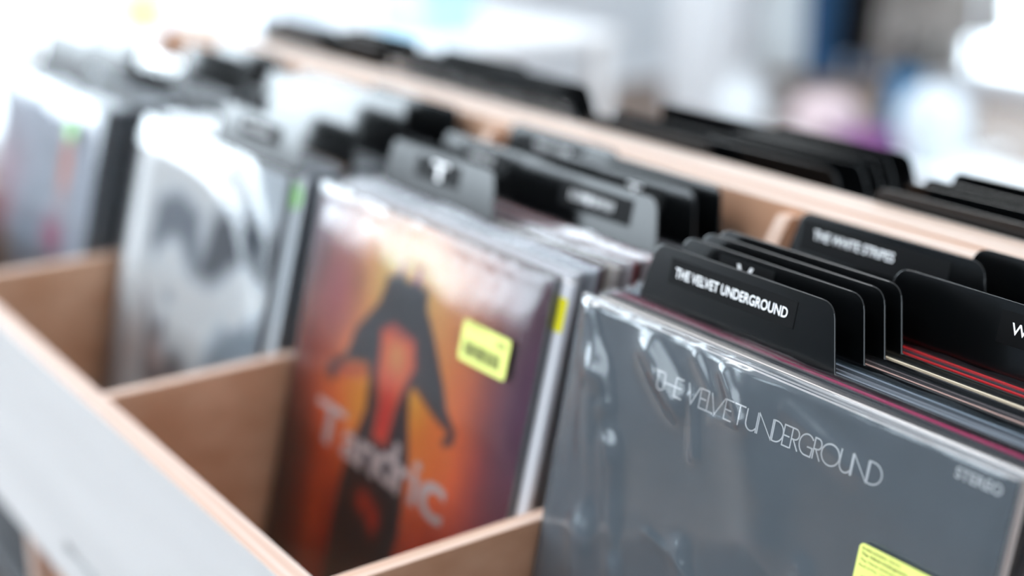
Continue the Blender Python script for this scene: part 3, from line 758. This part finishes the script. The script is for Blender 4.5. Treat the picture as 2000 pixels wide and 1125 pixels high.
def puff(name, loc, r, m, label, cat, sq=.8, seed=0, group=None):
    mb = MB(); n, k = 40, 20; rings = []
    for j in range(1, k):
        th = math.pi*j/k; ring = []
        for i in range(n):
            a = 2*math.pi*i/n; f = 1+.05*noise.noise(Vector((math.cos(a)*2+seed, math.sin(a)*2, th*2)))
            sx = math.copysign(abs(math.cos(a))**.7, math.cos(a)); sy = math.copysign(abs(math.sin(a))**.7, math.sin(a))
            ring.append(mb.bm.verts.new((r*sx*math.sin(th)**.6*f, r*sy*math.sin(th)**.6*f, r*sq*math.cos(th))))
        rings.append(ring)
    for a, b in zip(rings, rings[1:]):
        for i in range(n): mb.bm.faces.new((a[i], b[i], b[(i+1)%n], a[(i+1)%n]))
    mb.bm.faces.new(rings[0]); mb.bm.faces.new(rings[-1][::-1])
    o = mb.build(name, m, smooth=True, loc=(loc[0],loc[1],loc[2]+r*sq)); tag(o, label, cat, group); return o
# low platform in front of the rail carries soft goods
bench = empty('low_platform', (-3.3, 4.46, 0)); tag(bench, 'low white display platform in front of the clothes rail', 'platform')
for q in ((-1.0,-.16),(1.0,-.16),(-1.0,.16),(1.0,.16)):
    MB().box(q[0]-.02,q[0]+.02,q[1]-.02,q[1]+.02,0,.05).build('foot', frame_m, bench)
MB().box(-1.05,1.05,-.2,.2,.05,.08).build('deck', frame_m, bench, bevel=.004)
BZ = .0801
puff('cushion', (-4.06,4.47,BZ), .125, cloth_mat('blush_cloth',(226,208,210),(210,190,194)), 'blush pink cushion on the low platform', 'cushion', .78, 1)
puff('cushion', (-3.53,4.50,BZ), .12, cloth_mat('ice_cloth',(222,230,236),(204,214,222)), 'tall white cushion on the platform below the coats', 'cushion', 1.25, 2)
pf = MB()
for k in range(4): pf.box(-.125+.006*k, .115-.004*k, -.12, .12, k*.02, k*.02+.018)
tag(pf.build('folded_blanket', cloth_mat('purple_cloth',(150,92,150),(120,70,124)), loc=(-3.78,4.42,BZ), bevel=.008), 'folded purple blanket between the two cushions on the platform', 'blanket')
vs = empty('vase', (-4.50, 4.42, 0)); tag(vs, 'round white floor vase beside the pillar', 'vase')
MB().lathe([(.06,0),(.10,.05),(.115,.13),(.09,.21),(.05,.26),(.045,.29),(.055,.31)], 40).build('vase_body', mat('white_glaze',(226,232,236),.25), vs, smooth=True)
MB().lathe([(.055,.308),(.060,.315),(.052,.318),(.046,.312)], 40).build('rim', mat('white_glaze',(226,232,236),.25), vs, smooth=True)
tb = empty('tote_bag', (-3.86, 4.725, 0), 0, R_(4)); tag(tb, 'blue cloth tote bag on the floor under the coats', 'bag')
fold_cloth('bag_body', lambda q: (.10-.02*abs(2*q-1), .03+.015*q), .38, .04, 6, cloth_mat('blue_cotton',(70,124,160),(48,96,132),10), tb, 3, .38)
for sg in (-1,1):
    MB().tube([(-.05,sg*.022,.37),(-.045,sg*.022,.43),(0,sg*.02,.46),(.045,sg*.022,.43),(.05,sg*.022,.37)], .008).build('handle', navy, tb, smooth=True)
# pale table by the shop window, far left
tbl = empty('display_table', (-4.1, 2.1, 0)); tag(tbl, 'white display table by the tall window at far left', 'table')
for q in ((-.62,-.7),(.62,-.7),(-.62,.7),(.62,.7)):
    MB().box(q[0]-.025,q[0]+.025,q[1]-.025,q[1]+.025,0,.70).build('leg', frame_m, tbl)
MB().box(-.66,.66,-.74,.74,.70,.735).build('tabletop', frame_m, tbl, bevel=.004)
for x, y, w_, d_, h_, c, lab in ((-4.35,1.62,.26,.20,.13,(222,214,220),'pale pinkish carton with yellow tab on the display table'),
        (-4.05,1.98,.30,.22,.10,(226,232,238),'wide white carton in the middle of the display table'), (-3.78,2.36,.26,.20,.14,(176,210,228),'light blue carton on the display table')):
    cb = empty('carton', (x,y,.7351)); tag(cb, lab, 'carton', 'cartons on the display table')
    cm = mat('carton_%d' % c[0], c, .6)
    MB().box(-w_/2,w_/2,-d_/2,d_/2,0,h_).build('carton_body', cm, cb, bevel=.003)
    MB().box(-w_/2-.004,w_/2+.004,-d_/2-.004,d_/2+.004,h_,h_+.025).build('lid', cm, cb, bevel=.003)
    if c[0] == 222: MB().box(w_/2+.0001,w_/2+.003,-.04,.04,.03,.10).build('yellow_tab', mat('tab_yellow',(240,214,80),.5), cb)
# storage under the bin at bottom left
sb = empty('storage_box', (-1.50, .50, 0)); tag(sb, 'dark grey storage box with green edge under the left end of the bin', 'box')
MB().box(-.205,.205,-.15,.15,0,.55).build('box_body', mat('dark_grey_board',(52,54,62),.6), sb, bevel=.004)
MB().box(-.212,.212,-.157,.157,.55,.60).build('lid', mat('charcoal_board',(40,42,48),.6), sb, bevel=.004)
MB().box(.206,.211,-.14,.14,.02,.54).build('side_label', mat('green_board',(40,128,92),.6), sb)

# ---------------------------------------------------------------- camera
RX = np.array([[0.5779146018851941,0.2531395245441977,-0.775844761560852],[0.8160969522658009,-0.17845433639640568,0.5496724609472349],[0.0006909633482526782,-0.9508282867767746,-0.309717761251749]])
cam = bpy.data.cameras.new('camera'); co = bpy.data.objects.new('camera', cam); link(co)
right, down, fwd = Vector(RX[:,0]), Vector(RX[:,1]), Vector(RX[:,2])
M = Matrix((( right.x, -down.x, -fwd.x, 0), (right.y, -down.y, -fwd.y, 0), (right.z, -down.z, -fwd.z, CAMZ), (0,0,0,1)))
co.matrix_world = M
cam.sensor_width = 36; cam.lens = 2800/2000*36; cam.clip_start = .02
cam.dof.use_dof = True; cam.dof.focus_distance = .765; cam.dof.aperture_fstop = 2.0; cam.dof.aperture_blades = 9
S.camera = co
w = bpy.data.worlds.new('world'); S.world = w; w.use_nodes = True
w.node_tree.nodes['Background'].inputs[0].default_value = (.8,.9,1,1); w.node_tree.nodes['Background'].inputs[1].default_value = .4
S.view_settings.view_transform = 'Standard'; S.view_settings.look = 'None'; S.view_settings.gamma = 1; S.view_settings.exposure = -.15
S.view_settings.use_curve_mapping = False
S.cycles.use_denoising = True
S.cycles.max_bounces = 10; S.cycles.transparent_max_bounces = 40; S.cycles.diffuse_bounces = 5; S.cycles.glossy_bounces = 5
S.cycles.caustics_reflective = False; S.cycles.caustics_refractive = False
S.cycles.sample_clamp_indirect = 8
